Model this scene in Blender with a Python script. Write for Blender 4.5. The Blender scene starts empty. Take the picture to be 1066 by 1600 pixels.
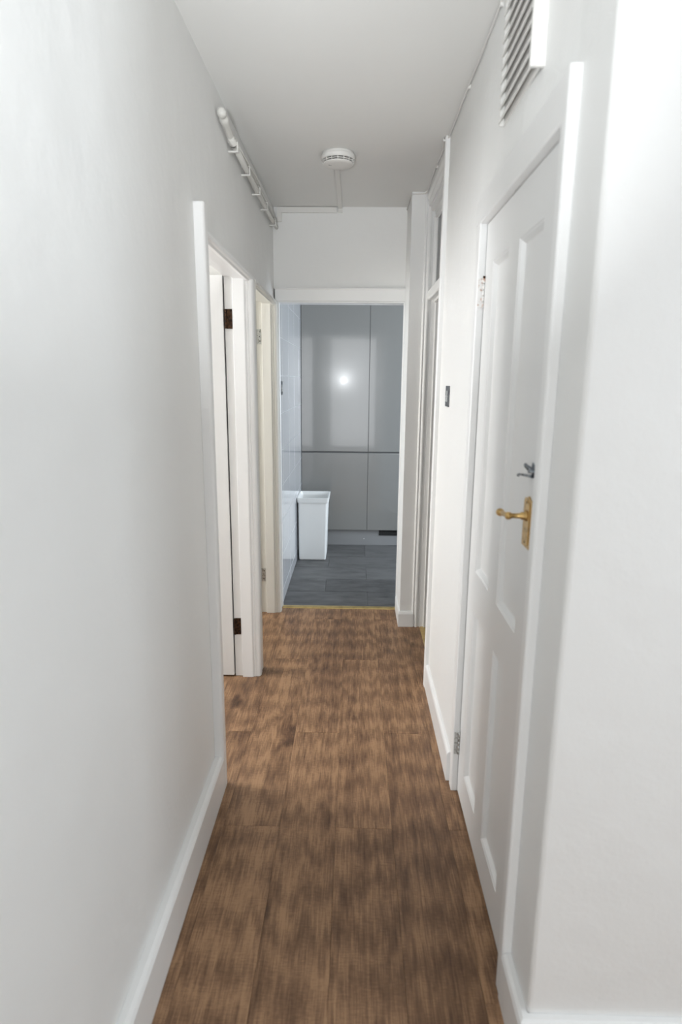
import bpy, math, random
from mathutils import Matrix, Vector
random.seed(7)
S = bpy.context.scene
COL = S.collection

# ------------------------------------------------------------------ camera
cam_d = bpy.data.cameras.new('camera'); cam = bpy.data.objects.new('camera', cam_d); COL.objects.link(cam)
F, PITCH, YAW, ROLL, CH = 957.68, 0.21398, 0.02012, -0.00828, 1.53
cy, sy, cp, sp = math.cos(YAW), math.sin(YAW), math.cos(PITCH), math.sin(PITCH)
fw = Vector((-sy*cp, cy*cp, -sp)); r0 = Vector((cy, sy, 0)); d0 = fw.cross(r0)
c_, s_ = math.cos(ROLL), math.sin(ROLL)
rt = c_*r0 + s_*d0; dn = -s_*r0 + c_*d0
mw = Matrix(((rt.x, -dn.x, -fw.x, 0), (rt.y, -dn.y, -fw.y, 0), (rt.z, -dn.z, -fw.z, CH), (0, 0, 0, 1)))
cam.matrix_world = mw
cam_d.sensor_fit = 'VERTICAL'; cam_d.sensor_height = 36.0; cam_d.lens = 36.0*F/1600
cam_d.clip_start = 0.05
cam_d.dof.use_dof = True; cam_d.dof.focus_distance = 3.9; cam_d.dof.aperture_fstop = 2.8
S.camera = cam

# ------------------------------------------------------------------ world, lights, exposure
w = bpy.data.worlds.new('world'); S.world = w; w.use_nodes = True
w.node_tree.nodes['Background'].inputs[0].default_value = (0.75, 0.85, 1, 1)
w.node_tree.nodes['Background'].inputs[1].default_value = 0.3
S.view_settings.view_transform = 'Standard'; S.view_settings.look = 'None'
S.view_settings.gamma = 1; S.view_settings.use_curve_mapping = False
S.view_settings.exposure = 0.05

def area(name, loc, target, sx, sy_, power, col):
    d = bpy.data.lights.new(name, 'AREA'); d.shape = 'RECTANGLE'; d.size = sx; d.size_y = sy_
    d.energy = power; d.color = col
    o = bpy.data.objects.new(name, d); COL.objects.link(o); o.location = loc
    o.rotation_euler = (Vector(target)-Vector(loc)).to_track_quat('-Z', 'Y').to_euler()
    return o
def bulb(name, loc, r, power, col):
    d = bpy.data.lights.new(name, 'POINT'); d.shadow_soft_size = r; d.energy = power; d.color = col
    o = bpy.data.objects.new(name, d); COL.objects.link(o); o.location = loc; return o
area('hall_side_fill', (2.5, 0.3, 1.8), (-0.5, 1.0, 1.8), 1.2, 1.2, 32, (0.84, 0.92, 1.0))  # added fill, no window there; grazes the front wall, brightens the left one
area('corridor_fill', (-0.1, -2.45, 1.22), (-0.1, 3.9, 1.22), 1.1, 2.3, 31, (0.95, 0.97, 1.0))  # unseen fill panel added behind the camera to reach the corridor end
area('ceiling_bounce_fill', (-0.2, -0.35, 1.50), (-0.16, 1.75, 2.5), 0.055, 0.055, 4.7, (0.93, 0.97, 1.0)).data.spread = math.radians(58)  # small added fill lamp behind the camera, aimed forward at the ceiling
area('bedroom_window_light', (-2.5, 2.75, 1.6), (0.4, 2.75, 1.6), 1.2, 1.3, 68, (0.97, 0.98, 1.0))
area('bathroom_window_light', (-2.5, 3.45, 1.6), (0.4, 3.5, 1.7), 0.8, 1.1, 20, (1.0, 0.98, 0.92))
area('kitchen_window_light', (2.3, 4.75, 1.35), (-0.5, 4.85, 0.6), 1.0, 1.0, 58, (0.78, 0.88, 1.0))

# ------------------------------------------------------------------ materials
def new_mat(name):
    m = bpy.data.materials.new(name); m.use_nodes = True
    return m, m.node_tree.nodes, m.node_tree.links, m.node_tree.nodes['Principled BSDF']

def paint(name, col, rough, bump=0.0, scale=30.0, dist=0.002, var=0.015, spec=0.5, coord='Object'):
    m, N, L, P = new_mat(name)
    tc = N.new('ShaderNodeTexCoord'); geo = N.new('ShaderNodeNewGeometry')
    src = geo.outputs['Position']
    n = N.new('ShaderNodeTexNoise'); n.inputs['Scale'].default_value = 2.3; n.inputs['Detail'].default_value = 3
    L.new(src, n.inputs['Vector'])
    mx = N.new('ShaderNodeMix'); mx.data_type = 'RGBA'
    mx.inputs['A'].default_value = (*[max(0, c-var) for c in col], 1); mx.inputs['B'].default_value = (*[min(1, c+var) for c in col], 1)
    L.new(n.outputs['Fac'], mx.inputs['Factor']); L.new(mx.outputs['Result'], P.inputs['Base Color'])
    P.inputs['Roughness'].default_value = rough; P.inputs['Specular IOR Level'].default_value = spec
    if bump:
        a = N.new('ShaderNodeTexNoise'); a.inputs['Scale'].default_value = scale; a.inputs['Detail'].default_value = 4
        L.new(src, a.inputs['Vector'])
        b = N.new('ShaderNodeTexNoise'); b.inputs['Scale'].default_value = scale*0.09; b.inputs['Detail'].default_value = 2
        L.new(src, b.inputs['Vector'])
        ma = N.new('ShaderNodeMath'); ma.operation = 'MULTIPLY_ADD'; ma.inputs[1].default_value = 7.0
        L.new(b.outputs['Fac'], ma.inputs[0]); L.new(a.outputs['Fac'], ma.inputs[2])
        bp = N.new('ShaderNodeBump'); bp.inputs['Strength'].default_value = bump; bp.inputs['Distance'].default_value = dist
        L.new(ma.outputs[0], bp.inputs['Height']); L.new(bp.outputs['Normal'], P.inputs['Normal'])
    return m

M = {}
M['wall'] = paint('wall_paint', (0.84, 0.84, 0.825), 0.55, 0.35, 60, 0.0022, 0.012)
M['ceiling'] = paint('ceiling_paint', (0.82, 0.82, 0.80), 0.75, 0.25, 80, 0.001)
M['gloss'] = paint('white_gloss_woodwork', (0.86, 0.86, 0.85), 0.32, 0.25, 25, 0.0008, 0.01)
M['cream'] = paint('cream_gloss_woodwork', (0.80, 0.79, 0.74), 0.35, 0.25, 25, 0.0008, 0.01)
M['door_white'] = paint('white_door_paint', (0.80, 0.80, 0.79), 0.35, 0.12, 25, 0.0006, 0.006)
M['plastic'] = paint('white_plastic', (0.78, 0.77, 0.74), 0.4, 0, var=0.006)
M['bin'] = paint('white_bin_plastic', (0.90, 0.90, 0.875), 0.35, 0.05, 60, 0.0005, var=0.006)
M['pipe'] = paint('painted_pipe', (0.72, 0.71, 0.67), 0.45, 0.3, 90, 0.001, 0.02)
M['dark'] = paint('dark_slot', (0.015, 0.015, 0.015), 0.7)
M['grout'] = paint('grout', (0.82, 0.82, 0.82), 0.85, 0.1, 90)
M['subfloor'] = paint('subfloor', (0.05, 0.035, 0.025), 0.9)
M['kgrout'] = paint('floor_grout', (0.21, 0.21, 0.21), 0.9)
M['room'] = paint('room_paint', (0.72, 0.71, 0.68), 0.7)

def metal(name, col, rough, rust=None, amount=0.5, scale=120):
    m, N, L, P = new_mat(name)
    P.inputs['Metallic'].default_value = 0.85; P.inputs['Roughness'].default_value = rough
    geo = N.new('ShaderNodeNewGeometry')
    n = N.new('ShaderNodeTexNoise'); n.inputs['Scale'].default_value = scale; n.inputs['Detail'].default_value = 4
    L.new(geo.outputs['Position'], n.inputs['Vector'])
    r = N.new('ShaderNodeValToRGB')
    r.color_ramp.elements[0].position = amount-0.08; r.color_ramp.elements[1].position = amount+0.08
    r.color_ramp.elements[0].color = (*(rust or tuple(c*0.75 for c in col)), 1); r.color_ramp.elements[1].color = (*col, 1)
    L.new(n.outputs['Fac'], r.inputs['Fac']); L.new(r.outputs['Color'], P.inputs['Base Color'])
    return m
M['brass'] = metal('aged_brass', (0.62, 0.42, 0.17), 0.32, (0.38, 0.24, 0.09), 0.42, 60)
M['gold'] = metal('gold_trim_metal', (0.66, 0.50, 0.22), 0.35, (0.55, 0.40, 0.17), 0.45, 20)
M['rust'] = metal('rusty_brown_steel', (0.085, 0.045, 0.024), 0.55, (0.02, 0.011, 0.007), 0.5, 90)
M['steel'] = metal('worn_steel', (0.62, 0.63, 0.62), 0.35, (0.30, 0.30, 0.27), 0.42, 110)
M['copper'] = metal('paint_chipped_hinge', (0.80, 0.79, 0.77), 0.5, (0.45, 0.25, 0.17), 0.40, 60)
M['copper'].node_tree.nodes['Principled BSDF'].inputs['Metallic'].default_value = 0.2
M['switch'] = metal('brushed_dark_nickel', (0.16, 0.165, 0.17), 0.4, (0.10, 0.10, 0.11), 0.5, 40)
M['zinc'] = metal('grey_zinc', (0.38, 0.42, 0.45), 0.4, (0.12, 0.13, 0.15), 0.5, 150)

def wood():
    m, N, L, P = new_mat('oak_vinyl_plank')
    tc = N.new('ShaderNodeTexCoord'); oi = N.new('ShaderNodeObjectInfo')
    cmb = N.new('ShaderNodeCombineXYZ')
    for i, k in enumerate((37.0, 91.0, 13.0)):
        q = N.new('ShaderNodeMath'); q.operation = 'MULTIPLY'; q.inputs[1].default_value = k
        L.new(oi.outputs['Random'], q.inputs[0]); L.new(q.outputs[0], cmb.inputs[i])
    add = N.new('ShaderNodeVectorMath'); add.operation = 'ADD'
    L.new(tc.outputs['Object'], add.inputs[0]); L.new(cmb.outputs[0], add.inputs[1])
    def noise(sc, scale, detail=5, rough=0.6, dist=0.0):
        mp = N.new('ShaderNodeMapping'); mp.inputs['Scale'].default_value = sc
        L.new(add.outputs[0], mp.inputs['Vector'])
        n = N.new('ShaderNodeTexNoise'); n.inputs['Scale'].default_value = scale; n.inputs['Detail'].default_value = detail
        n.inputs['Roughness'].default_value = rough; n.inputs['Distortion'].default_value = dist
        L.new(mp.outputs[0], n.inputs['Vector']); return n.outputs['Fac']
    broad = noise((1, 0.075, 1), 11, 6, 0.62, 1.2)       # wide tonal bands
    grain = noise((1, 0.035, 1), 90, 7, 0.72, 0.8)     # fibres
    fine = noise((1, 0.025, 1), 520, 3, 0.7)
    saw = noise((0.12, 1, 1), 330, 4, 0.7)             # cross saw marks
    blot = noise((1, 0.22, 1), 4.0, 5, 0.62, 0.8)
    # cathedral rings
    mp = N.new('ShaderNodeMapping'); mp.inputs['Scale'].default_value = (1, 0.16, 1); L.new(add.outputs[0], mp.inputs['Vector'])
    wv = N.new('ShaderNodeTexWave'); wv.wave_type = 'RINGS'; wv.inputs['Scale'].default_value = 16; wv.inputs['Distortion'].default_value = 5
    wv.inputs['Detail'].default_value = 3; wv.inputs['Detail Scale'].default_value = 1.6
    L.new(mp.outputs[0], wv.inputs['Vector'])
    # knots
    mk = N.new('ShaderNodeMapping'); mk.inputs['Scale'].default_value = (1, 0.42, 1); L.new(add.outputs[0], mk.inputs['Vector'])
    dn_ = N.new('ShaderNodeTexNoise'); dn_.inputs['Scale'].default_value = 26; dn_.inputs['Detail'].default_value = 4; L.new(mk.outputs[0], dn_.inputs['Vector'])
    dv = N.new('ShaderNodeVectorMath'); dv.operation = 'MULTIPLY_ADD'; dv.inputs[1].default_value = (.05, .05, .05)
    L.new(dn_.outputs['Color'], dv.inputs[0]); L.new(mk.outputs[0], dv.inputs[2])
    vo = N.new('ShaderNodeTexVoronoi'); vo.inputs['Scale'].default_value = 4.6; L.new(dv.outputs[0], vo.inputs['Vector'])
    kr = N.new('ShaderNodeMapRange'); kr.inputs['From Min'].default_value = 0.03; kr.inputs['From Max'].default_value = 0.17
    kr.inputs['To Min'].default_value = 1.0; kr.inputs['To Max'].default_value = 0.0
    L.new(vo.outputs['Distance'], kr.inputs['Value'])
    def madd(a, k, b):
        q = N.new('ShaderNodeMath'); q.operation = 'MULTIPLY_ADD'; q.inputs[1].default_value = k
        L.new(a, q.inputs[0])
        if isinstance(b, (int, float)): q.inputs[2].default_value = b
        else: L.new(b, q.inputs[2])
        return q.outputs[0]
    v = madd(broad, 0.66, -0.71)
    v = madd(grain, 0.62, v)
    v = madd(fine, 0.72, v)
    v = madd(saw, 0.42, v)
    v = madd(blot, 0.40, v)
    v = madd(wv.outputs['Fac'], 0.13, v)
    v = madd(oi.outputs['Random'], 0.10, v)
    kk = N.new('ShaderNodeMath'); kk.operation = 'MULTIPLY'; L.new(kr.outputs[0], kk.inputs[0]); L.new(grain, kk.inputs[1])
    v = madd(kk.outputs[0], -0.85, v)
    ra = N.new('ShaderNodeValToRGB'); e = ra.color_ramp.elements
    e[0].position = 0.38; e[0].color = (0.052, 0.026, 0.014, 1)
    e[1].position = 1.0; e[1].color = (0.40, 0.235, 0.126, 1)
    for p, c in ((0.54, (0.092, 0.046, 0.024, 1)), (0.67, (0.150, 0.079, 0.041, 1)), (0.81, (0.225, 0.124, 0.065, 1))):
        q = e.new(p); q.color = c
    L.new(v, ra.inputs['Fac']); L.new(ra.outputs['Color'], P.inputs['Base Color'])
    rr = N.new('ShaderNodeMapRange'); rr.inputs['To Min'].default_value = 0.36; rr.inputs['To Max'].default_value = 0.56
    L.new(grain, rr.inputs['Value']); L.new(rr.outputs[0], P.inputs['Roughness'])
    bp = N.new('ShaderNodeBump'); bp.inputs['Strength'].default_value = 0.35; bp.inputs['Distance'].default_value = 0.0006
    L.new(v, bp.inputs['Height']); L.new(bp.outputs['Normal'], P.inputs['Normal'])
    P.inputs['Specular IOR Level'].default_value = 0.45
    return m
M['wood'] = wood()

def slate():
    m, N, L, P = new_mat('grey_stone_tile')
    tc = N.new('ShaderNodeTexCoord'); oi = N.new('ShaderNodeObjectInfo')
    q = N.new('ShaderNodeMath'); q.operation = 'MULTIPLY'; q.inputs[1].default_value = 57
    L.new(oi.outputs['Random'], q.inputs[0])
    add = N.new('ShaderNodeVectorMath'); add.operation = 'ADD'
    L.new(tc.outputs['Object'], add.inputs[0]); L.new(q.outputs[0], add.inputs[1])
    mp = N.new('ShaderNodeMapping'); mp.inputs['Scale'].default_value = (0.35, 1, 1); L.new(add.outputs[0], mp.inputs['Vector'])
    n = N.new('ShaderNodeTexNoise'); n.inputs['Scale'].default_value = 16; n.inputs['Detail'].default_value = 7; n.inputs['Roughness'].default_value = 0.65
    L.new(mp.outputs[0], n.inputs['Vector'])
    r = N.new('ShaderNodeValToRGB'); r.color_ramp.elements[0].position = 0.3; r.color_ramp.elements[1].position = 0.75
    r.color_ramp.elements[0].color = (0.036, 0.036, 0.036, 1); r.color_ramp.elements[1].color = (0.135, 0.134, 0.132, 1)
    ad = N.new('ShaderNodeMath'); ad.operation = 'MULTIPLY_ADD'; ad.inputs[1].default_value = 0.22; L.new(oi.outputs['Random'], ad.inputs[0]); L.new(n.outputs['Fac'], ad.inputs[2])
    L.new(ad.outputs[0], r.inputs['Fac']); L.new(r.outputs['Color'], P.inputs['Base Color'])
    P.inputs['Roughness'].default_value = 0.42
    return m
M['slate'] = slate()

def gloss_flat(name, col, rough, coat=0.0):
    m, N, L, P = new_mat(name)
    geo = N.new('ShaderNodeNewGeometry'); n = N.new('ShaderNodeTexNoise'); n.inputs['Scale'].default_value = 3
    L.new(geo.outputs['Position'], n.inputs['Vector'])
    bp = N.new('ShaderNodeBump'); bp.inputs['Strength'].default_value = 0.08; bp.inputs['Distance'].default_value = 0.001
    L.new(n.outputs['Fac'], bp.inputs['Height']); L.new(bp.outputs['Normal'], P.inputs['Normal'])
    mx = N.new('ShaderNodeMix'); mx.data_type = 'RGBA'; mx.inputs['A'].default_value = (*[c*0.98 for c in col], 1); mx.inputs['B'].default_value = (*col, 1)
    L.new(n.outputs['Fac'], mx.inputs['Factor']); L.new(mx.outputs['Result'], P.inputs['Base Color'])
    P.inputs['Roughness'].default_value = rough; P.inputs['Coat Weight'].default_value = coat; P.inputs['Coat Roughness'].default_value = 0.03
    return m
M['cabinet'] = gloss_flat('gloss_grey_cabinet', (0.255, 0.25, 0.235), 0.14, 0.5)
M['cabinet_body'] = gloss_flat('grey_cabinet_body', (0.10, 0.10, 0.10), 0.4)
M['plinth'] = gloss_flat('grey_plinth', (0.30, 0.30, 0.30), 0.25)
M['tile'] = gloss_flat('white_glazed_tile', (0.74, 0.75, 0.765), 0.07, 0.3)
m, N, L, P = new_mat('dark_transom_glass'); P.inputs['Base Color'].default_value = (0.01, 0.012, 0.01, 1); P.inputs['IOR'].default_value = 1.2
P.inputs['Roughness'].default_value = 0.08; P.inputs['Transmission Weight'].default_value = 1.0
M['glass'] = m

# ------------------------------------------------------------------ mesh helpers
class MB:
    def __init__(s): s.v = []; s.f = []; s.sm = []
    def _a(s, vs, fs, smooth=False):
        b = len(s.v); s.v += [tuple(v) for v in vs]; s.f += [tuple(b+i for i in f) for f in fs]; s.sm += [smooth]*len(fs); return s
    def box(s, x0, x1, y0, y1, z0, z1):
        vs = [(x, y, z) for x in (x0, x1) for y in (y0, y1) for z in (z0, z1)]
        return s._a(vs, [(0, 1, 3, 2), (4, 6, 7, 5), (0, 4, 5, 1), (2, 3, 7, 6), (0, 2, 6, 4), (1, 5, 7, 3)])
    def prism(s, plan, z0, z1, smooth=False):      # plan: (x, y), extruded up z
        n = len(plan)
        vs = [(x, y, z0) for x, y in plan] + [(x, y, z1) for x, y in plan]
        s._a(vs, [tuple(range(n))[::-1], tuple(range(n, 2*n))])
        b = len(s.v)-2*n
        for i in range(n):
            j = (i+1) % n; s.f.append((b+i, b+j, b+n+j, b+n+i)); s.sm.append(smooth)
        return s
    def prism_y(s, prof, y0, y1):                  # prof: (x, z), extruded along y
        n = len(prof)
        vs = [(x, y0, z) for x, z in prof] + [(x, y1, z) for x, z in prof]
        return s._a(vs, [tuple(range(n)), tuple(range(n, 2*n))[::-1]] + [(i, n+i, n+(i+1) % n, (i+1) % n) for i in range(n)])
    def prism_x(s, prof, x0, x1):                  # prof: (y, z), extruded along x
        n = len(prof)
        vs = [(x0, y, z) for y, z in prof] + [(x1, y, z) for y, z in prof]
        return s._a(vs, [tuple(range(n))[::-1], tuple(range(n, 2*n))] + [(i, (i+1) % n, n+(i+1) % n, n+i) for i in range(n)])
    def lathe(s, p, axis, prof, n=24):             # prof: (distance along axis, radius)
        p = Vector(p); ax = Vector(axis).normalized(); u = ax.orthogonal().normalized(); w_ = ax.cross(u)
        vs = []; fs = []; k = len(prof)
        for t, r in prof:
            for i in range(n):
                a = 2*math.pi*i/n; vs.append(p+ax*t+(u*math.cos(a)+w_*math.sin(a))*r)
        for j in range(k-1):
            for i in range(n):
                fs.append((j*n+i, j*n+(i+1) % n, (j+1)*n+(i+1) % n, (j+1)*n+i))
        s._a(vs, fs, True)
        b = len(s.v)-k*n
        s.f.append(tuple(b+i for i in range(n))[::-1]); s.f.append(tuple(b+(k-1)*n+i for i in range(n))); s.sm += [False, False]
        return s
    def tube(s, pts, r, n=12):
        pts = [Vector(p) for p in pts]; vs = []; fs = []
        for i, p in enumerate(pts):
            d = (pts[min(i+1, len(pts)-1)]-pts[max(i-1, 0)]).normalized()
            ref = Vector((0, 0, 1)) if abs(d.z) < 0.9 else Vector((1, 0, 0))
            u = d.cross(ref).normalized(); w_ = d.cross(u)
            rr = r[i] if isinstance(r, (list, tuple)) else r
            for k in range(n):
                a = 2*math.pi*k/n; vs.append(p+(u*math.cos(a)+w_*math.sin(a))*rr)
        for i in range(len(pts)-1):
            for k in range(n):
                fs.append((i*n+k, i*n+(k+1) % n, (i+1)*n+(k+1) % n, (i+1)*n+k))
        s._a(vs, fs, True); b = len(s.v)-len(pts)*n
        s.f.append(tuple(b+k for k in range(n))); s.f.append(tuple(b+(len(pts)-1)*n+k for k in range(n))[::-1]); s.sm += [False, False]
        return s
    def build(s, name, mat, parent=None, bevel=0.0, seg=2):
        me = bpy.data.meshes.new(name)
        xs = [v[0] for v in s.v]; ys = [v[1] for v in s.v]; zs = [v[2] for v in s.v]
        c = Vector(((min(xs)+max(xs))/2, (min(ys)+max(ys))/2, min(zs)))
        me.from_pydata([Vector(v)-c for v in s.v], [], s.f)
        me.polygons.foreach_set('use_smooth', s.sm)
        me.materials.append(mat); me.update()
        import bmesh
        bm = bmesh.new(); bm.from_mesh(me); bmesh.ops.recalc_face_normals(bm, faces=bm.faces); bm.to_mesh(me); bm.free()
        o = bpy.data.objects.new(name, me); COL.objects.link(o)
        o['wl'] = tuple(c)
        if parent: o.parent = parent; o.location = c-Vector(WL[parent.name])
        else: o.location = c
        del o['wl']; WL[o.name] = tuple(c)
        if bevel:
            b = o.modifiers.new('bevel', 'BEVEL'); b.width = bevel; b.segments = seg; b.limit_method = 'ANGLE'; b.angle_limit = math.radians(40)
            b.use_clamp_overlap = True
        return o
WL = {}
def tag(o, label=None, cat=None, group=None, kind=None):
    if label: o['label'] = label
    if cat: o['category'] = cat
    if group: o['group'] = group
    if kind: o['kind'] = kind
    return o
def empty(name, loc):
    o = bpy.data.objects.new(name, None); COL.objects.link(o); o.location = loc; o.empty_display_size = 0.1
    WL[o.name] = tuple(loc); return o
ST = 'structure'

CZ = 2.534       # ceiling height
XL = -0.505      # left wall plane
YE = 3.97        # end wall
# ------------------------------------------------------------------ shell
b = MB()
b.prism([(XL, -2.5), (XL, 2.085), (XL-.1, 2.085), (XL-.1, -2.5)], 0, CZ)
b.prism([(XL, 2.085), (XL, 2.965), (XL-.1, 2.965), (XL-.1, 2.085)], 1.99, CZ)
b.prism([(XL, 2.965), (XL, 3.06), (XL-.1, 3.06), (XL-.1, 2.965)], 0, CZ)
b.prism([(XL, 3.06), (XL, 3.865), (XL-.1, 3.865), (XL-.1, 3.06)], 1.985, CZ)
b.prism([(XL, 3.865), (XL, 4.07), (XL-.1, 4.07), (XL-.1, 3.865)], 0, CZ)
tag(b.build('wall_left', M['wall']), 'long plastered white wall down the left side of the hallway', 'wall', kind=ST)

XR = 0.408
b = MB()
b.prism([(XR+.1, 1.12), (XR+.009, 1.12), (XR+.0045, 1.1212), (XR+.0012, 1.1245), (XR, 1.129), (XR, 1.30), (XR+.1, 1.30)], 0, CZ)                     # near pier
b.prism([(XR, 1.30), (.400, 1.45), (.390, 1.62), (.388, 2.10), (XR+.1, 2.10), (XR+.1, 1.30)], 2.03, CZ)
b.prism([(.390, 2.10), (.390, 2.90), (XR+.1, 2.90), (XR+.1, 2.10)], 0, CZ)
tag(b.build('wall_right', M['wall']), 'white wall along the right side of the hallway around the panelled cupboard door', 'wall', kind=ST)
b = MB().box(XR+.1, 2.6, 1.12, 1.22, 0, CZ)
tag(b.build('wall_front', M['wall']), 'broad pale wall facing the camera at the right edge, beyond the hallway corner', 'wall', kind=ST)

b = MB().box(XL, .314, YE, YE+.1, 2.07, CZ)
b.box(.314, .62, YE, YE+.1, 0, CZ)
b.box(.303, .314, YE, YE+.1, 0, CZ)
b.box(.303, .425, 3.66, YE, 0, CZ)
tag(b.build('wall_end', M['wall']), 'white wall above the kitchen doorway at the far end with a projecting nib on its right', 'wall', kind=ST)
# right room wall beyond doorway
b = MB().box(.425, .52, 3.66, YE, 0, CZ)
tag(b.build('wall_nib', M['wall']), 'short wall return behind the far right door frame', 'wall', kind=ST)

tag(MB().box(-2.7, 2.7, -2.6, 6.3, CZ, CZ+.06).build('ceiling', M['ceiling']), 'flat dull white painted ceiling', 'ceiling', kind=ST)
# outer walls of the rooms the doors open to (closed shell so light is only from the area lamps)
b = MB().box(-2.7, 2.7, -2.6, -2.5, 0, CZ)
tag(b.build('wall_back', M['room']), 'plain wall of the entrance hall behind the viewpoint', 'wall', kind=ST)
b = MB().box(2.6, 2.7, -2.5, 6.2, 0, CZ).box(.52, 2.6, 2.20, 2.26, 0, CZ).box(.51, 2.6, 3.86, 3.97, 0, CZ)
tag(b.build('wall_east', M['room']), 'plain outer wall of the side room and kitchen', 'wall', kind=ST)
b = MB().box(-2.7, -2.6, -2.5, 6.2, 0, CZ).box(-2.6, XL-.1, 2.99, 3.04, 0, CZ).box(-2.6, XL-.1, 1.2, 1.25, 0, CZ).box(-2.6, XL-.1, 3.95, 4.07, 0, CZ)
tag(b.build('wall_west', M['room']), 'plain walls of the rooms behind the two open left doors', 'wall', kind=ST)
b = MB().box(-2.6, 2.6, 6.2, 6.3, 0, CZ)
tag(b.build('wall_north', M['room']), 'plain kitchen wall behind the tall grey cupboards', 'wall', kind=ST)

# ------------------------------------------------------------------ wooden floor, plank by plank
fl = empty('floor', (0, 0, 0)); tag(fl, 'brown oak-effect plank floor running down the hallway', 'floor', kind=ST)
MB().box(-2.6, 2.6, -2.5, 3.97, -.05, -.006).build('underlay', M['subfloor'], fl)
def plank_mesh(x0, x1, y0, y1, z0, z1, ch, mat, name):
    g = ch
    vs = [(x0, y0, z0), (x1, y0, z0), (x1, y1, z0), (x0, y1, z0), (x0, y0, z1-g), (x1, y0, z1-g), (x1, y1, z1-g), (x0, y1, z1-g),
          (x0+g, y0+g, z1), (x1-g, y0+g, z1), (x1-g, y1-g, z1), (x0+g, y1-g, z1)]
    fs = [(0, 1, 5, 4), (1, 2, 6, 5), (2, 3, 7, 6), (3, 0, 4, 7), (4, 5, 9, 8), (5, 6, 10, 9), (6, 7, 11, 10), (7, 4, 8, 11), (8, 9, 10, 11)]
    return MB()._a(vs, fs)
seams = [-.243+.1965*k for k in range(-11, 16)]
for i in range(len(seams)-1):
    x0, x1 = seams[i], seams[i+1]
    k = i-11
    off = {-2: 2.44, -1: 1.855, 0: 2.44, 1: 1.855, 2: 2.445, 3: 1.855}.get(k, random.choice((1.1, 1.5, 1.855, 2.2, 2.44)))
    cuts = [off+1.31*j for j in range(-4, 3)]
    for y0, y1 in zip(cuts[:-1], cuts[1:]):
        y0 = max(y0, -2.5); y1 = min(y1, 3.965)
        X0, X1 = x0, x1
        if y1-y0 < .02: continue
        if x0 > .5 and y0 > 1.3: continue
        if x0 > .5: y1 = min(y1, 1.25)
        if X0 > 2.5 or X1 < -2.55: continue
        parts = [(X1, y0, y1)]
        if X1 > .42 > X0 and y1 > 1.3:
            parts = [(X1, y0, 1.25)]*(y0 < 1.2) + [(.43, max(y0, 1.25), y1)]
        for X1, y0, y1 in parts: plank_mesh(X0+.00025, X1-.00025, y0+.0002, y1-.0002, -.006, 0, .0005, None, 'plank').build('plank', M['wood'], fl)

# kitchen stone floor
kf = empty('kitchen_floor', (0, 4.8, 0)); tag(kf, 'slate grey rectangular floor tiles laid in the kitchen', 'floor', kind=ST)
MB().box(-2.6, 2.6, YE, 6.2, -.05, -.004).build('grout_bed', M['kgrout'], kf)
rows = [3.985, 4.28, 4.57, 4.875, 5.195, 5.56, 5.86]
for r in range(len(rows)-1):
    ph = .11 if r % 2 == 0 else -.20
    for k in range(-2, 5):
        x0 = ph+.6*k; x1 = x0+.6
        if x1 < -.48 or x0 > 2.5: continue
        x0 = max(x0, -.485); x1 = min(x1, 2.55)
        dz = random.uniform(-.0004, .0004)
        plank_mesh(x0+.0018, x1-.0018, rows[r]+.0018, rows[r+1]-.0018, -.004, 0.0+dz, .0008, None, 'tile').build('floor_tile', M['slate'], kf)

# kitchen tiled wall
tw = empty('wall_kitchen', (-.485, 4.8, 0)); tag(tw, 'glossy white tiled wall on the left of the kitchen', 'wall', kind=ST)
MB().box(XL-.05, -.4825, 4.07, 6.2, 0, CZ).build('backing', M['grout'], tw)
zs = [0.004, .10, .345]+[.345+.24*k for k in range(1, 10)]
ysT = [4.0, 4.13, 4.53, 4.93, 5.33, 5.60]
for a in range(len(zs)-1):
    for c in range(len(ysT)-1):
        y0, y1, z0, z1 = ysT[c]+.0012, ysT[c+1]-.0012, zs[a]+.0012, min(zs[a+1], CZ)-.0012
        if z1-z0 < .03: continue
        X0, X1, g = -.484, -.477, .0014
        t = random.uniform(-.0003, .0003)
        vs = [(X0, y0, z0), (X0, y1, z0), (X0, y1, z1), (X0, y0, z1), (X1-g+t, y0, z0), (X1-g+t, y1, z0), (X1-g, y1, z1), (X1-g, y0, z1),
              (X1+t, y0+g, z0+g), (X1+t, y1-g, z0+g), (X1, y1-g, z1-g), (X1, y0+g, z1-g)]
        fs = [(0, 1, 5, 4), (1, 2, 6, 5), (2, 3, 7, 6), (3, 0, 4, 7), (4, 5, 9, 8), (5, 6, 10, 9), (6, 7, 11, 10), (7, 4, 8, 11), (8, 9, 10, 11)]
        MB()._a(vs, fs).build('wall_tile', M['tile'], tw)

# ------------------------------------------------------------------ skirtings
def skirt_prof(xo, xi, h, d=1):   # outer face xo, wall xi
    return [(xi, 0), (xo, 0), (xo, h-.014), (xo+(xi-xo)*.18, h-.005), (xo+(xi-xo)*.45, h), (xi, h)]
b = MB().prism_y(skirt_prof(-.472, XL, .146), -2.5, 2.04)
tag(b.build('baseboard_left', M['gloss'], bevel=.0015), 'white skirting board along the near left wall', 'skirting board', kind=ST)
b = MB().prism_y(skirt_prof(.374, .392, .125), 2.125, 2.875)
tag(b.build('baseboard_right', M['gloss'], bevel=.0015), 'short white skirting between the cupboard door and the far right doorway', 'skirting board', kind=ST)
pf = [(0, 0), (.025, 0), (.025, .123), (.0205, .132), (.0137, .137), (0, .137)]
vs = []
for q in range(3):
    for dd, z in pf:
        vs.append([(XR-dd, 1.268, z), (XR-dd, 1.12-dd, z), (2.6, 1.12-dd, z)][q])
n = len(pf)
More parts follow.
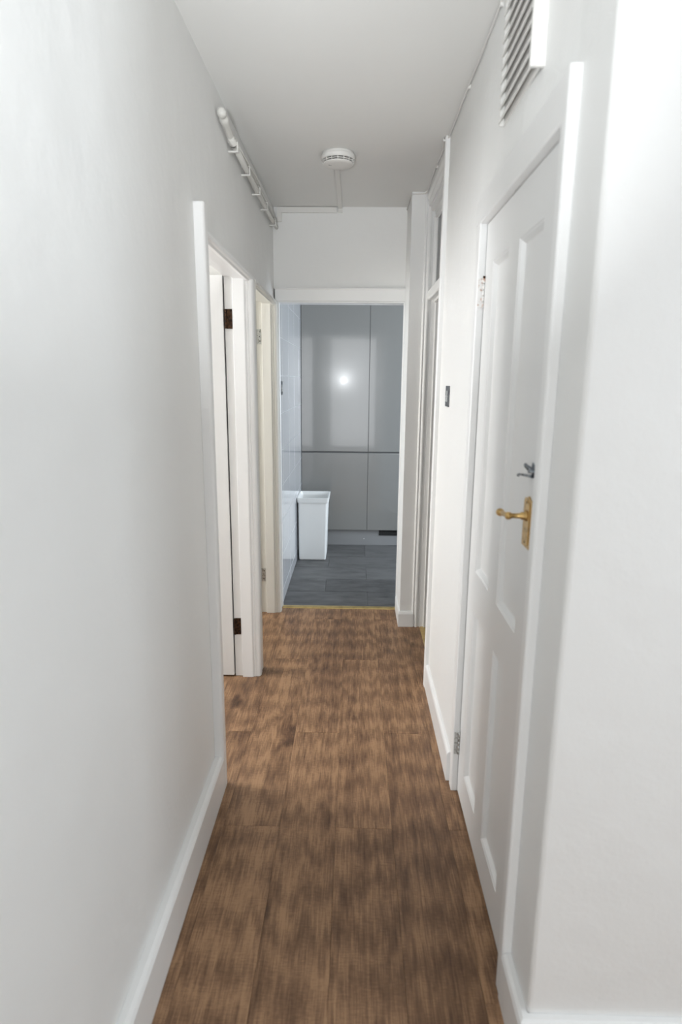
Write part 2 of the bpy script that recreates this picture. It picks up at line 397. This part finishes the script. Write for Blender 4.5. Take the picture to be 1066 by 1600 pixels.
fs = [(q*n+i, q*n+(i+1) % n, (q+1)*n+(i+1) % n, (q+1)*n+i) for q in range(2) for i in range(n)] + [tuple(range(n)), tuple(range(2*n, 3*n))]
b = MB()._a(vs, fs)
tag(b.build('baseboard_front', M['gloss'], bevel=.0015), 'white skirting board wrapping the near right wall corner', 'skirting board', kind=ST)
pf = [(0, 0), (.0185, 0), (.0185, .085), (.013, .095), (.009, .1), (0, .1)]
vs = []
for q in range(3):
    for dd, z in pf:
        e = dd*.62
        vs.append([(.388, 3.66-dd, z), (.304-e, 3.66-dd, z), (.304-e, 3.955, z)][q])
n = len(pf)
fs = [(q*n+i, q*n+(i+1) % n, (q+1)*n+(i+1) % n, (q+1)*n+i) for q in range(2) for i in range(n)] + [tuple(range(n)), tuple(range(2*n, 3*n))]
b = MB()._a(vs, fs)
tag(b.build('baseboard_end', M['gloss'], bevel=.001), 'white skirting block around the foot of the nib beside the kitchen doorway', 'skirting board', kind=ST)

# ------------------------------------------------------------------ hinges
def hinge(parent, x0, x1, y, z, h, mat, label, screws=M['dark'], kx=None):
    """butt hinge on a jamb face that faces the camera: plate x0..x1 with barrel at x0"""
    pl = MB().box(x0+.004, x1, y-.0035, y+.001, z-h/2, z+h/2).build('hinge', mat, parent, bevel=.0008)
    tag(pl, label)
    for k in range(5):
        za = z-h/2+h*k/5
        MB().lathe((x0+.002, y-.006, za+.0008), (0, 0, 1), [(0, .0048), (.001, .0056), (h/5-.0026, .0056), (h/5-.0016, .0048)], 12).build('knuckle', mat, pl)
    for k in (-1, 0, 1):
        MB().lathe(((x0+x1)/2+.005+.003*(k*k), y-.0034, z+k*h*.32), (0, -1, 0), [(0, .0032), (.0012, .0026)], 10).build('screw', screws, pl)
    return pl

# ------------------------------------------------------------------ left door 1 (open into bedroom)
def left_door(name, yn, yf, label, leafmat, frame_mat, hmat, hlabel, hx, headz, leafz, hz, near_strip):
    d = empty(name, (XL, (yn+yf)/2, 0)); tag(d, label, 'door', kind=ST)
    # lining: far jamb with door stop, head, near jamb
    f = MB()
    f.prism([(-.607, yf+.012), (-.566, yf+.012), (-.566, yf-.004), (-.513, yf-.004), (-.507, yf+.002), (-.507, yf+.03), (-.607, yf+.03)], 0, headz+.02)
    f.box(-.607, -.505, yn-.001, yf+.03, headz, headz+.03)
    f.box(-.560, -.515, yn, yf, headz-.012, headz)
    f.prism([(-.607, yn), (-.505, yn), (-.505, yn-.003), (-.607, yn-.003)], 0, headz)
    f.build('door_frame', frame_mat, d, bevel=.002)
    # far architrave, moulded in plan
    y0 = yf+.004
    pl = [(-.512, y0+.002), (-.500, y0-.001), (-.494, y0+.004), (-.490, y0+.001), (-.480, y0+.004), (-.4745, y0+.010), (-.4715, y0+.020),
          (-.4725, y0+.055), (-.480, y0+.062), (-.484, y0+.075), (-.492, y0+.078), (XL+.002, y0+.082), (-.507, y0+.03)]
    MB().prism(pl, 0, headz).build('architrave', frame_mat, d, bevel=.0012)
    # head architrave
    hd = MB().prism_y([(XL-.002, headz-.02), (-.492, headz-.022), (-.486, headz-.016), (-.476, headz-.014), (-.4715, headz-.006), (-.474, headz+.004), (-.486, headz+.007), (-.490, headz+.012), (XL-.002, headz+.015)], yn-.01, yf+.06)
    hd.build('architrave', frame_mat, d, bevel=.001)
    if near_strip:
        MB().prism([(XL-.002, 2.036), (-.480, 2.036), (-.4745, 2.039), (-.4718, 2.046), (-.4718, 2.078), (-.476, 2.086), (XL-.002, 2.09)], 0, 2.062).build('architrave', M['gloss'], d, bevel=.003, seg=3)
    else:
        MB().prism([(XL-.002, yn-.04), (-.480, yn-.04), (-.4745, yn-.036), (-.4745, yn-.006), (-.480, yn), (XL-.002, yn+.003)], 0, headz).build('architrave', frame_mat, d, bevel=.003)
    # leaf, swung 90 degrees into the room, hinged on the far jamb
    lf = MB(); yl = yf-.002
    X0, X1 = -1.36, -.610
    lf.box(X0, X1, yl+.006, yl+.032, .008, leafz)
    for (a, c) in ((X0, X0+.10), (X1-.10, X1)): lf.box(a, c, yl, yl+.038, .008, leafz)
    for (a, c) in ((.008, .20), (.78, .92), (leafz-.10, leafz)): lf.box(X0+.10, X1-.10, yl, yl+.038, a, c)
    L_ = lf.build('door_leaf', leafmat, d, bevel=.003)
    for z in hz: hinge(d, hx, hx+.031, yf+.010, z, .088, hmat, hlabel)
    return d
left_door('door_1', 2.09, 2.945, 'nearest left doorway, white door standing open into the room on brown hinges', M['door_white'], M['gloss'], M['rust'], 'rusty brown butt hinge', -.602, 1.985, 1.988, (1.797, .278), True)
left_door('door_2', 3.06, 3.845, 'second left doorway beside the kitchen opening, cream frame with silver hinges', M['cream'], M['cream'], M['steel'], 'worn silver butt hinge', -.603, 1.98, 1.972, (1.776, .263), False)

# ------------------------------------------------------------------ kitchen doorway casing
t = empty('trim_1', (-.085, YE, 0)); tag(t, 'white casing framing the kitchen doorway at the end of the hallway', 'door frame', kind=ST)
MB().prism_x([(YE, 2.076), (3.951, 2.074), (3.950, 2.068), (3.956, 2.062), (3.957, 1.998), (3.952, 1.992), (3.953, 1.987), (4.07, 1.987), (4.07, 2.07), (YE, 2.07)], -.498, .314).build('head_casing', M['gloss'], t, bevel=.001)
MB().prism([(-.4985, 3.957), (-.474, 3.957), (-.471, 3.962), (-.4705, 3.975), (-.476, 3.985), (-.476, 3.99), (-.4985, 3.99)], 0, 1.987).build('side_casing', M['gloss'], t, bevel=.001)
MB().prism([(.314, 3.955), (.303, 3.955), (.298, 3.958), (.296, 3.966), (.298, 3.985), (.303, 4.07), (.314, 4.07)], 0, 1.987).build('side_casing', M['gloss'], t, bevel=.001)
tag(MB().prism_x([(3.936, 0), (3.941, .005), (3.955, .008), (3.974, .0075), (3.984, .002), (3.984, 0)], -.47, .296).build('threshold_strip', M['gold'], bevel=.0005),
    'gold metal threshold strip between the plank floor and kitchen tiles', 'threshold strip')

# ------------------------------------------------------------------ right far doorway with transom
d = empty('door_4', (.42, 3.28, 0)); tag(d, 'far right doorway with a dark glazed transom window above it, up to the ceiling', 'door', kind=ST)
MB().prism([(.3925, 2.865), (.374, 2.865), (.371, 2.869), (.371, 2.900), (.376, 2.905), (.380, 2.915), (.3925, 2.92)], 0, CZ).build('architrave', M['gloss'], d, bevel=.0015)
MB().prism([(.378, 3.661), (.380, 3.650), (.386, 3.646), (.392, 3.650), (.397, 3.644), (.404, 3.640), (.412, 3.642), (.416, 3.648), (.426, 3.650), (.426, 3.661)], 0, CZ).build('architrave', M['gloss'], d, bevel=.001)
f = MB()
f.prism([(.426, 3.640), (.450, 3.640), (.450, 3.624), (.492, 3.624), (.492, 3.640), (.52, 3.640), (.52, 3.662), (.426, 3.662)], 0, CZ)
f.box(.392, .51, 2.90, 2.93, 0, CZ)
f.build('door_frame', M['gloss'], d, bevel=.0015)
MB().prism_y([(.385, CZ-.001), (.385, 2.50), (.392, 2.485), (.392, 2.47), (.400, 2.455), (.406, 2.455), (.406, 2.437), (.420, 2.430), (.432, 2.43), (.432, 2.40), (.446, 2.395), (.51, 2.395), (.51, CZ-.001)], 2.92, 3.642).build('head_casing', M['gloss'], d, bevel=.001)
MB().prism_y([(.406, 1.975), (.406, 2.012), (.412, 2.022), (.430, 2.034), (.51, 2.036), (.51, 1.955), (.440, 1.955), (.440, 1.968), (.412, 1.968)], 2.93, 3.64).build('transom_bar', M['gloss'], d, bevel=.0012)
fr = MB()
for (a, c, z0, z1) in ((2.93, 2.95, 2.036, 2.395), (3.605, 3.64, 2.036, 2.395), (2.95, 3.60, 2.036, 2.055), (2.95, 3.60, 2.385, 2.395)): fr.box(.440, .49, a, c, z0, z1)
w_ = fr.build('transom_frame', M['gloss'], d, bevel=.002)
MB().box(.446, .450, 2.94, 3.61, 2.045, 2.39).build('pane', M['glass'], w_)
tag(MB().box(.4915, .4935, 3.622, 3.6235, 1.12, 1.19).build('strike_plate', M['steel'], d), 'small steel strike plate')
tag(MB().prism_y([(.428, 0), (.432, .005), (.455, .007), (.49, .006), (.495, 0)], 2.925, 3.64).build('threshold_strip', M['gold'], bevel=.0005),
    'gold threshold strip in the far right doorway', 'threshold strip')
tag(MB().box(.495, 2.6, 2.26, 3.86, -.004, .001).build('side_room_floor', M['subfloor']), 'dark floor of the side room beyond the far right doorway', 'floor', kind=ST)
bpy.data.objects['threshold_strip.001'].location.z += .0

# ------------------------------------------------------------------ right panelled cupboard door
d = empty('door_3', (.41, 1.68, 0)); tag(d, 'closed white four-panel door with brass lever handle in the right wall', 'door', kind=ST)
MB().prism([(.409, 1.268), (.391, 1.268), (.3865, 1.270), (.385, 1.275), (.385, 1.300), (.388, 1.305), (.409, 1.306)], 0, 2.096).build('architrave', M['gloss'], d, bevel=.003, seg=3)
MB().box(.409, .46, 1.29, 1.309, 0, 2.03).box(.409, .46, 2.066, 2.11, 0, 2.03).box(.409, .46, 1.306, 2.066, 2.006, 2.04).build('door_frame', M['gloss'], d, bevel=.001)
MB().prism([(.409, 2.066), (.388, 2.066), (.385, 2.069), (.385, 2.108), (.391, 2.125), (.409, 2.125)], 0, 2.008).build('architrave', M['gloss'], d, bevel=.002)
MB().prism_y([(.409, 2.006), (.388, 2.006), (.385, 2.010), (.3852, 2.088), (.390, 2.0955), (.409, 2.0955)], 1.285, 2.125).build('architrave', M['gloss'], d, bevel=.001)
A0, A1, B0, B1 = 1.765, 1.958, 1.450, 1.655
Z0, Z1, Z2, Z3 = .137, .768, .908, 1.878
Y0, Y1 = 1.311, 2.062; XF, XB = .409, .444
lf = MB()
for a, c in ((Y0, B0), (B1, A0), (A1, Y1)): lf.box(XF, XB, a, c, .009, 2.003)
for a, c in ((B0, B1), (A0, A1)):
    for z0, z1 in ((.009, Z0), (Z1, Z2), (Z3, 2.003)): lf.box(XF, XB, a, c, z0, z1)
leaf = lf.build('door_leaf', M['door_white'], d)
for a, c in ((B0, B1), (A0, A1)):
    for z0, z1 in ((Z0, Z1), (Z2, Z3)):
        rings = [(0, 0), (.002, .002), (.006, .003), (.015, .0135), (.019, .0145)]
        vs = []
        for ins, dep in rings: vs += [(XF+dep, a+ins, z0+ins), (XF+dep, c-ins, z0+ins), (XF+dep, c-ins, z1-ins), (XF+dep, a+ins, z1-ins)]
        fs = [(4*r+i, 4*r+(i+1) % 4, 4*r+4+(i+1) % 4, 4*r+4+i) for r in range(len(rings)-1) for i in range(4)]
        n = len(vs)-4; fs.append((n, n+1, n+2, n+3))
        vs += [(XB-.002, a, z0), (XB-.002, c, z0), (XB-.002, c, z1), (XB-.002, a, z1)]; k = len(vs)-4
        fs += [(i, (i+1) % 4, k+(i+1) % 4, k+i) for i in range(4)] + [(k, k+1, k+2, k+3)]
        MB()._a(vs, fs).build('door_panel', M['door_white'], leaf)
# hinges on the far reveal
for z, mt, lb in ((1.80, M['copper'], 'paint-chipped hinge showing copper rust'), (.203, M['steel'], 'paint-splashed steel hinge')):
    h = MB().box(.389, .4065, 2.0635, 2.0662, z-.045, z+.045).build('hinge', mt, d, bevel=.0005); tag(h, lb)
    for k in range(5): MB().lathe((.4055, 2.0605, z-.045+.018*k+.0008), (0, 0, 1), [(0, .0035), (.001, .0045), (.0155, .0045), (.0165, .0035)], 10).build('knuckle', mt, h)
    MB().lathe((.4055, 2.0605, z+.045), (0, 0, 1), [(0, .003), (.002, .0045), (.006, .003)], 10).build('knuckle', M['rust'] if z > 1 else mt, h)
# brass lever handle
hd = empty('door_handle', (.405, 1.40, 1.205)); hd.parent = d; hd.location = Vector((.405, 1.40, 1.205))-Vector(WL['door_3'])
tag(hd, 'aged brass lever handle on a long back plate')
pts = [(1.372, 1.147), (1.428, 1.147), (1.431, 1.150), (1.431, 1.255), (1.424, 1.262), (1.413, 1.262), (1.40, 1.268), (1.387, 1.262), (1.376, 1.262), (1.369, 1.255), (1.369, 1.150)]
MB().prism_x([(y, z) for y, z in pts], .4045, .4088).prism_x([(1.40+(y-1.40)*.72, 1.206+(z-1.206)*.86) for y, z in pts], .4025, .405).build('back_plate', M['brass'], hd, bevel=.001)
for z in (1.160, 1.254): MB().lathe((.4035, 1.40, z), (-1, 0, 0), [(0, .0038), (.0012, .003), (.002, .001)], 12).build('screw', M['rust'], hd)
lv = MB().lathe((.4035, 1.40, 1.222), (-1, 0, 0), [(0, .013), (.004, .012), (.007, .0085), (.011, .0095), (.015, .0065), (.034, .0058), (.038, .0085), (.042, .0092), (.047, .0085), (.050, .004)], 20)
lv.lathe((.362, 1.402, 1.222), (0, 1, -.12), [(-.006, .003), (-.004, .008), (.004, .0085), (.008, .0055), (.018, .0048), (.045, .0062), (.060, .005), (.066, .0042), (.070, .007), (.077, .0098), (.084, .0098), (.090, .007), (.093, .003)], 20)
lv.build('lever', M['brass'], hd)
# small zinc latch above the handle
lt = MB()
lt.prism_x([(1.350, 1.306), (1.358, 1.300), (1.366, 1.314), (1.395, 1.318), (1.402, 1.334), (1.392, 1.348), (1.380, 1.340), (1.352, 1.338)], .406, .4092)
lt.tube([(.404, 1.370, 1.330), (.396, 1.378, 1.338), (.390, 1.392, 1.343), (.394, 1.405, 1.338), (.402, 1.41, 1.330)], .0035, 8)
lt.tube([(.404, 1.375, 1.318), (.392, 1.398, 1.318), (.384, 1.418, 1.317), (.386, 1.430, 1.313)], [.004, .003, .0026, .004], 8)
lt.lathe((.407, 1.372, 1.330), (-1, 0, 0), [(0, .008), (.006, .0075), (.008, .004), (.014, .004), (.016, .002)], 12)
tag(lt.build('latch', M['zinc'], d, bevel=.0006), 'small broken grey metal latch')

# ------------------------------------------------------------------ wall vent (louvre)
v = empty('louvre_vent', (.388, 1.655, 2.20)); tag(v, 'white louvred vent grille high on the right wall above the panelled door', 'vent')
va, vb, vz0, vz1 = 1.49, 1.815, 2.186, 2.512
f = MB().box(.3845, .392, va+.006, vb-.002, vz0+.001, vz1-.001)
f.box(.366, .404, va, va+.012, vz0, vz1).box(.374, .388, vb-.008, vb, vz0, vz1).box(.368, .388, va, vb, vz1-.012, vz1)
f.build('vent_frame', M['plastic'], v, bevel=.0015)
n = 10; pitch = (vz1-vz0-.016)/n
for k in range(n):
    z = vz0+.002+pitch*k
    MB().prism_y([(.3845, z+pitch), (.3845, z+pitch-.007), (.3725, z+.0005), (.370, z), (.369, z+.002), (.369, z+.006), (.371, z+.009)], va+.014, vb-.010).build('slat', M['plastic'], v)

# ------------------------------------------------------------------ light switches
def switch(name, cx, y0, y1, z0, z1, s, label):
    e = empty(name, (cx, (y0+y1)/2, z0)); tag(e, label, 'light switch')
    MB().box(cx-.0001 if s > 0 else cx-.006, cx+.006 if s > 0 else cx+.0001, y0, y1, z0, z1).build('face_plate', M['switch'], e, bevel=.0015)
    ym, zm = (y0+y1)/2, (z0+z1)/2
    a, c = (cx+.006, cx+.009) if s > 0 else (cx-.009, cx-.006)
    r = MB().prism_y([(cx+s*.0055, zm-.024), (cx+s*.010, zm-.020), (cx+s*.0065, zm+.022), (cx+s*.0055, zm+.024)], ym-.014, ym+.014)
    r.build('rocker', M['steel'], e, bevel=.0005)
    for dy in (-.033, .033): MB().lathe((cx+s*.0058, ym+dy, zm), (s, 0, 0), [(0, .003), (.001, .0025)], 10).build('screw', M['steel'], e)
switch('light_switch', .3905, 2.565, 2.650, 1.42, 1.505, -1, 'dark metal light switch on the right hallway wall')
switch('light_switch', -.477, 4.005, 4.085, 1.425, 1.512, 1, 'dark metal light switch on the white kitchen tiles, seen edge-on')

# ------------------------------------------------------------------ smoke alarm and conduit
sa = empty('smoke_alarm', (-.088, 3.075, CZ)); tag(sa, 'round white smoke alarm on the hallway ceiling', 'smoke alarm')
c = (-.088, 3.075, CZ+.0005)
MB().lathe(c, (0, 0, -1), [(0, .068), (.001, .072), (.011, .073), (.013, .069)], 48).build('mounting_base', M['plastic'], sa)
MB().lathe(c, (0, 0, -1), [(.013, .0775), (.015, .079), (.028, .0775), (.030, .0745), (.032, .0745)], 48).build('housing', M['plastic'], sa)
MB().lathe(c, (0, 0, -1), [(.031, .068), (.046, .063)], 48).build('slot_recess', M['dark'], sa)
MB().lathe(c, (0, 0, -1), [(.0365, .0725), (.038, .0735), (.0395, .072)], 48).build('ring', M['plastic'], sa)
MB().lathe(c, (0, 0, -1), [(.0435, .069), (.0455, .070), (.049, .067), (.053, .052), (.0545, .03), (.055, .006)], 48).build('cover', M['plastic'], sa)
for k in range(16):
    a = 2*math.pi*k/16; px, py = c[0]+.0725*math.cos(a), c[1]+.0725*math.sin(a)
    MB().tube([(px, py, CZ-.030), (px-.002*math.cos(a), py-.002*math.sin(a), CZ-.0445)], .0024, 6).build('rib', M['plastic'], sa)
MB().lathe((c[0]-.040, c[1]-.012, CZ-.0520), (0, 0, -1), [(0, .0035), (.0014, .003)], 10).lathe((c[0]-.033, c[1]-.010, CZ-.0530), (0, 0, -1), [(0, .0028), (.001, .0022)], 10).build('test_button', M['dark'], sa)
tk = empty('cable_trunking', (-.2, 3.96, CZ)); tag(tk, 'white cable trunking from the smoke alarm across the ceiling and end wall', 'cable trunking')
MB().box(-.112, -.086, 3.14, 3.962, CZ-.011, CZ+.0004).build('ceiling_run', M['plastic'], tk, bevel=.0015)
MB().box(-.112, -.086, 3.954, 3.9705, CZ-.033, CZ-.011).build('ceiling_run', M['plastic'], tk, bevel=.001)
MB().box(-.463, -.118, 3.955, 3.9705, CZ-.034, CZ-.003).build('wall_run', M['plastic'], tk, bevel=.0015)
MB().box(-.479, -.4625, 3.955, 3.9705, CZ-.084, CZ-.003).box(-.463, -.450, 3.955, 3.9705, CZ-.084, CZ-.035).build('drop_run', M['plastic'], tk, bevel=.001)

# ------------------------------------------------------------------ pipes along the left
pp = empty('heating_pipe', (-.48, 3.1, 2.41)); tag(pp, 'thicker white painted pipe clipped below the ceiling along the left wall', 'pipe')
MB().tube([(-.480, 2.56, 2.418), (-.480, 2.9, 2.410), (-.481, 3.3, 2.407), (-.482, 3.7, 2.408), (-.482, 3.955, 2.415)], .0115, 16).build('pipe_run', M['pipe'], pp)
vlv = MB().lathe((-.484, 2.40, 2.452), (0, 1, -.16), [(0, .006), (.004, .014), (.018, .016), (.030, .015), (.034, .011), (.040, .011), (.044, .015), (.060, .017), (.075, .015), (.085, .013), (.20, .0135), (.23, .0145), (.236, .010)], 20)
vlv.build('valve', M['pipe'], pp)
MB().lathe((-.483, 2.612, 2.415), (0, 1, -.04), [(0, .0105), (.001, .0135), (.005, .0135), (.006, .0105)], 16).build('seal', M['dark'], pp)
for y in (2.63, 2.91, 3.20, 3.47, 3.80):
    MB().prism_x([(y-.006, 2.390), (y+.006, 2.390), (y+.006, 2.428), (y-.006, 2.428)], -.4695, -.4655).box(-.507, -.467, y-.006, y+.006, 2.390, 2.396).box(-.507, -.467, y-.006, y+.006, 2.424, 2.428).build('pipe_clip', M['plastic'], pp, bevel=.001)
p2 = empty('gas_pipe', (-.488, 3.2, 2.46)); tag(p2, 'thinner white pipe running above the thicker one to the end wall', 'pipe')
MB().tube([(-.489, 2.66, 2.453), (-.489, 2.8, 2.452), (-.486, 3.0, 2.447), (-.483, 3.15, 2.444), (-.487, 3.3, 2.452), (-.490, 3.6, 2.459), (-.491, 3.965, 2.468)], .0085, 14).build('pipe_run', M['pipe'], p2)
MB().box(-.507, -.480, 3.22, 3.234, 2.436, 2.462).build('pipe_clip', M['plastic'], p2, bevel=.001)
MB().box(-.507, -.482, 2.70, 2.712, 2.44, 2.465).build('pipe_clip', M['plastic'], p2, bevel=.001)
tag(MB().tube([(-.474, 2.66, 2.432), (-.470, 2.8, 2.4295), (-.468, 2.95, 2.432), (-.464, 3.05, 2.434), (-.464, 3.12, 2.434), (-.468, 3.22, 2.4305)], .0035, 8).build('cable', M['pipe']), 'thin white cable lying along the left pipes', 'cable')

# thin phone wire along right ceiling edge
wr = empty('phone_wire', (.38, 2.6, CZ)); tag(wr, 'thin white wire tacked along the right ceiling edge and over the far door frame', 'cable')
pts = [(.3835, 1.3, 2.526)]
y = 1.3
while y < 2.84:
    y += .09; pts.append((.3835+random.uniform(-.0015, .001), y, 2.526+random.uniform(-.003, .003)))
pts += [(.366, 2.868, 2.527), (.366, 2.90, 2.526), (.378, 2.98, 2.522), (.380, 3.1, 2.526), (.372, 3.22, 2.520), (.378, 3.30, 2.526), (.379, 3.45, 2.524), (.380, 3.58, 2.520), (.372, 3.634, 2.518), (.34, 3.652, 2.521), (.306, 3.651, 2.520), (.2985, 3.70, 2.522), (.2985, 3.955, 2.516)]
MB().tube(pts, .0028, 6).build('wire', M['plastic'], wr)
for (x, y) in ((.3845, 1.92), (.3845, 2.40), (.367, 2.885), (.379, 3.22), (.375, 3.632)):
    MB().box(x-.004, x+.006, y-.004, y+.004, 2.518, 2.532).build('wire_clip', M['plastic'], wr, bevel=.001)

# ------------------------------------------------------------------ kitchen tall cupboards
YC = 5.56
def cabinet(x0, x1, label, grp='gloss grey tall cupboards'):
    e = empty('kitchen_cupboard', ((x0+x1)/2, YC+.3, .15)); tag(e, label, 'cupboard', grp)
    MB().box(x0, x1, YC+.021, YC+.60, .15, 2.30).build('carcass', M['cabinet_body'], e)
    g = .0017
    MB().box(x0+g, x1-g, YC, YC+.019, .885, 2.297).build('cupboard_door', M['cabinet'], e, bevel=.0012)
    MB().prism_x([(YC, .152), (YC, .861), (YC+.003, .870), (YC+.010, .873), (YC+.019, .858), (YC+.019, .152)], x0+g, x1-g).build('cupboard_door', M['cabinet'], e, bevel=.0008)
    MB().box(x0+g, x1-g, YC+.012, YC+.0205, .853, .8855).build('grip_rail', M['cabinet_body'], e)
    return e
cabinet(-.4755, .130, 'wide gloss grey tall kitchen cupboard behind the white bin')
cabinet(.130, .735, 'gloss grey tall kitchen cupboard partly hidden by the doorway at right')
tag(MB().box(.735, 2.59, YC, YC+.6, .0, 2.3).build('kitchen_cupboard_run', M['cabinet'], bevel=.002), 'further gloss grey kitchen units hidden right of the doorway', 'cupboard', 'gloss grey tall cupboards')
pl = empty('cupboard_plinth', (.1, YC+.03, 0)); tag(pl, 'grey plinth board under the tall cupboards with a black vent grille', 'plinth')
b = MB().box(-.4755, .735, YC+.028, YC+.045, .001, .149)
b.build('plinth_board', M['plinth'], pl)
gr = MB().box(.245, .70, YC+.024, YC+.0285, .096, .149).build('vent_grille', M['dark'], pl)
tag(gr, 'black plastic vent grille')
sl = MB()
for k in range(4): sl.box(.247, .70, YC+.0215, YC+.0242, .099+.0145*k, .1015+.0145*k)
for k in range(24): sl.box(.247+.019*k, .2495+.019*k, YC+.0215, YC+.0242, .098, .147)
sl.build('grille_bar', paint('black_plastic', (.035, .035, .035), .4), gr)
MB().lathe((.105, YC+.0282, .062), (0, -1, 0), [(0, .005), (.002, .004)], 12).build('screw_cap', M['plastic'], pl)

# ------------------------------------------------------------------ waste bin
bn = empty('waste_bin', (-.335, 5.2, 0)); tag(bn, 'tall white plastic bin without a lid against the tiled kitchen wall', 'bin')
def ring(cx, cy_, hx, hy, z, r=.018, n=5):
    out = []
    for sx, sy2, a0 in ((1, 1, 0), (-1, 1, 90), (-1, -1, 180), (1, -1, 270)):
        for i in range(n):
            a = math.radians(a0+90*i/(n-1)); out.append((cx+sx*(hx-r)+r*math.cos(a), cy_+sy2*(hy-r)+r*math.sin(a), z))
    return out
def rings_mesh(rs, closed_bottom=True, cap_end=True):
    n = len(rs[0]); vs = [p for r in rs for p in r]; fs = [(j*n+i, j*n+(i+1) % n, (j+1)*n+(i+1) % n, (j+1)*n+i) for j in range(len(rs)-1) for i in range(n)]
    if closed_bottom: fs.append(tuple(range(n))[::-1])
    if cap_end: fs.append(tuple((len(rs)-1)*n+i for i in range(n)))
    return MB()._a(vs, fs, False)
bcx, bcy = -.343, 5.215
body = rings_mesh([ring(bcx-.003, bcy, .112, .140, .003, .012), ring(bcx-.003, bcy, .115, .143, .010, .014), ring(bcx+.003, bcy+.003, .124, .160, .52), ring(bcx+.003, bcy+.003, .121, .157, .52), ring(bcx-.003, bcy, .111, .139, .012, .012)])
body.build('bin_body', M['bin'], bn)
rim = rings_mesh([ring(bcx+.003, bcy+.003, .1235, .1595, .506), ring(bcx+.003, bcy+.003, .131, .167, .505), ring(bcx+.003, bcy+.003, .133, .169, .512), ring(bcx+.003, bcy+.003, .137, .173, .546), ring(bcx+.003, bcy+.003, .129, .165, .548), ring(bcx+.003, bcy+.003, .122, .158, .520)], False, False)
rim.build('bin_rim', M['bin'], bn)
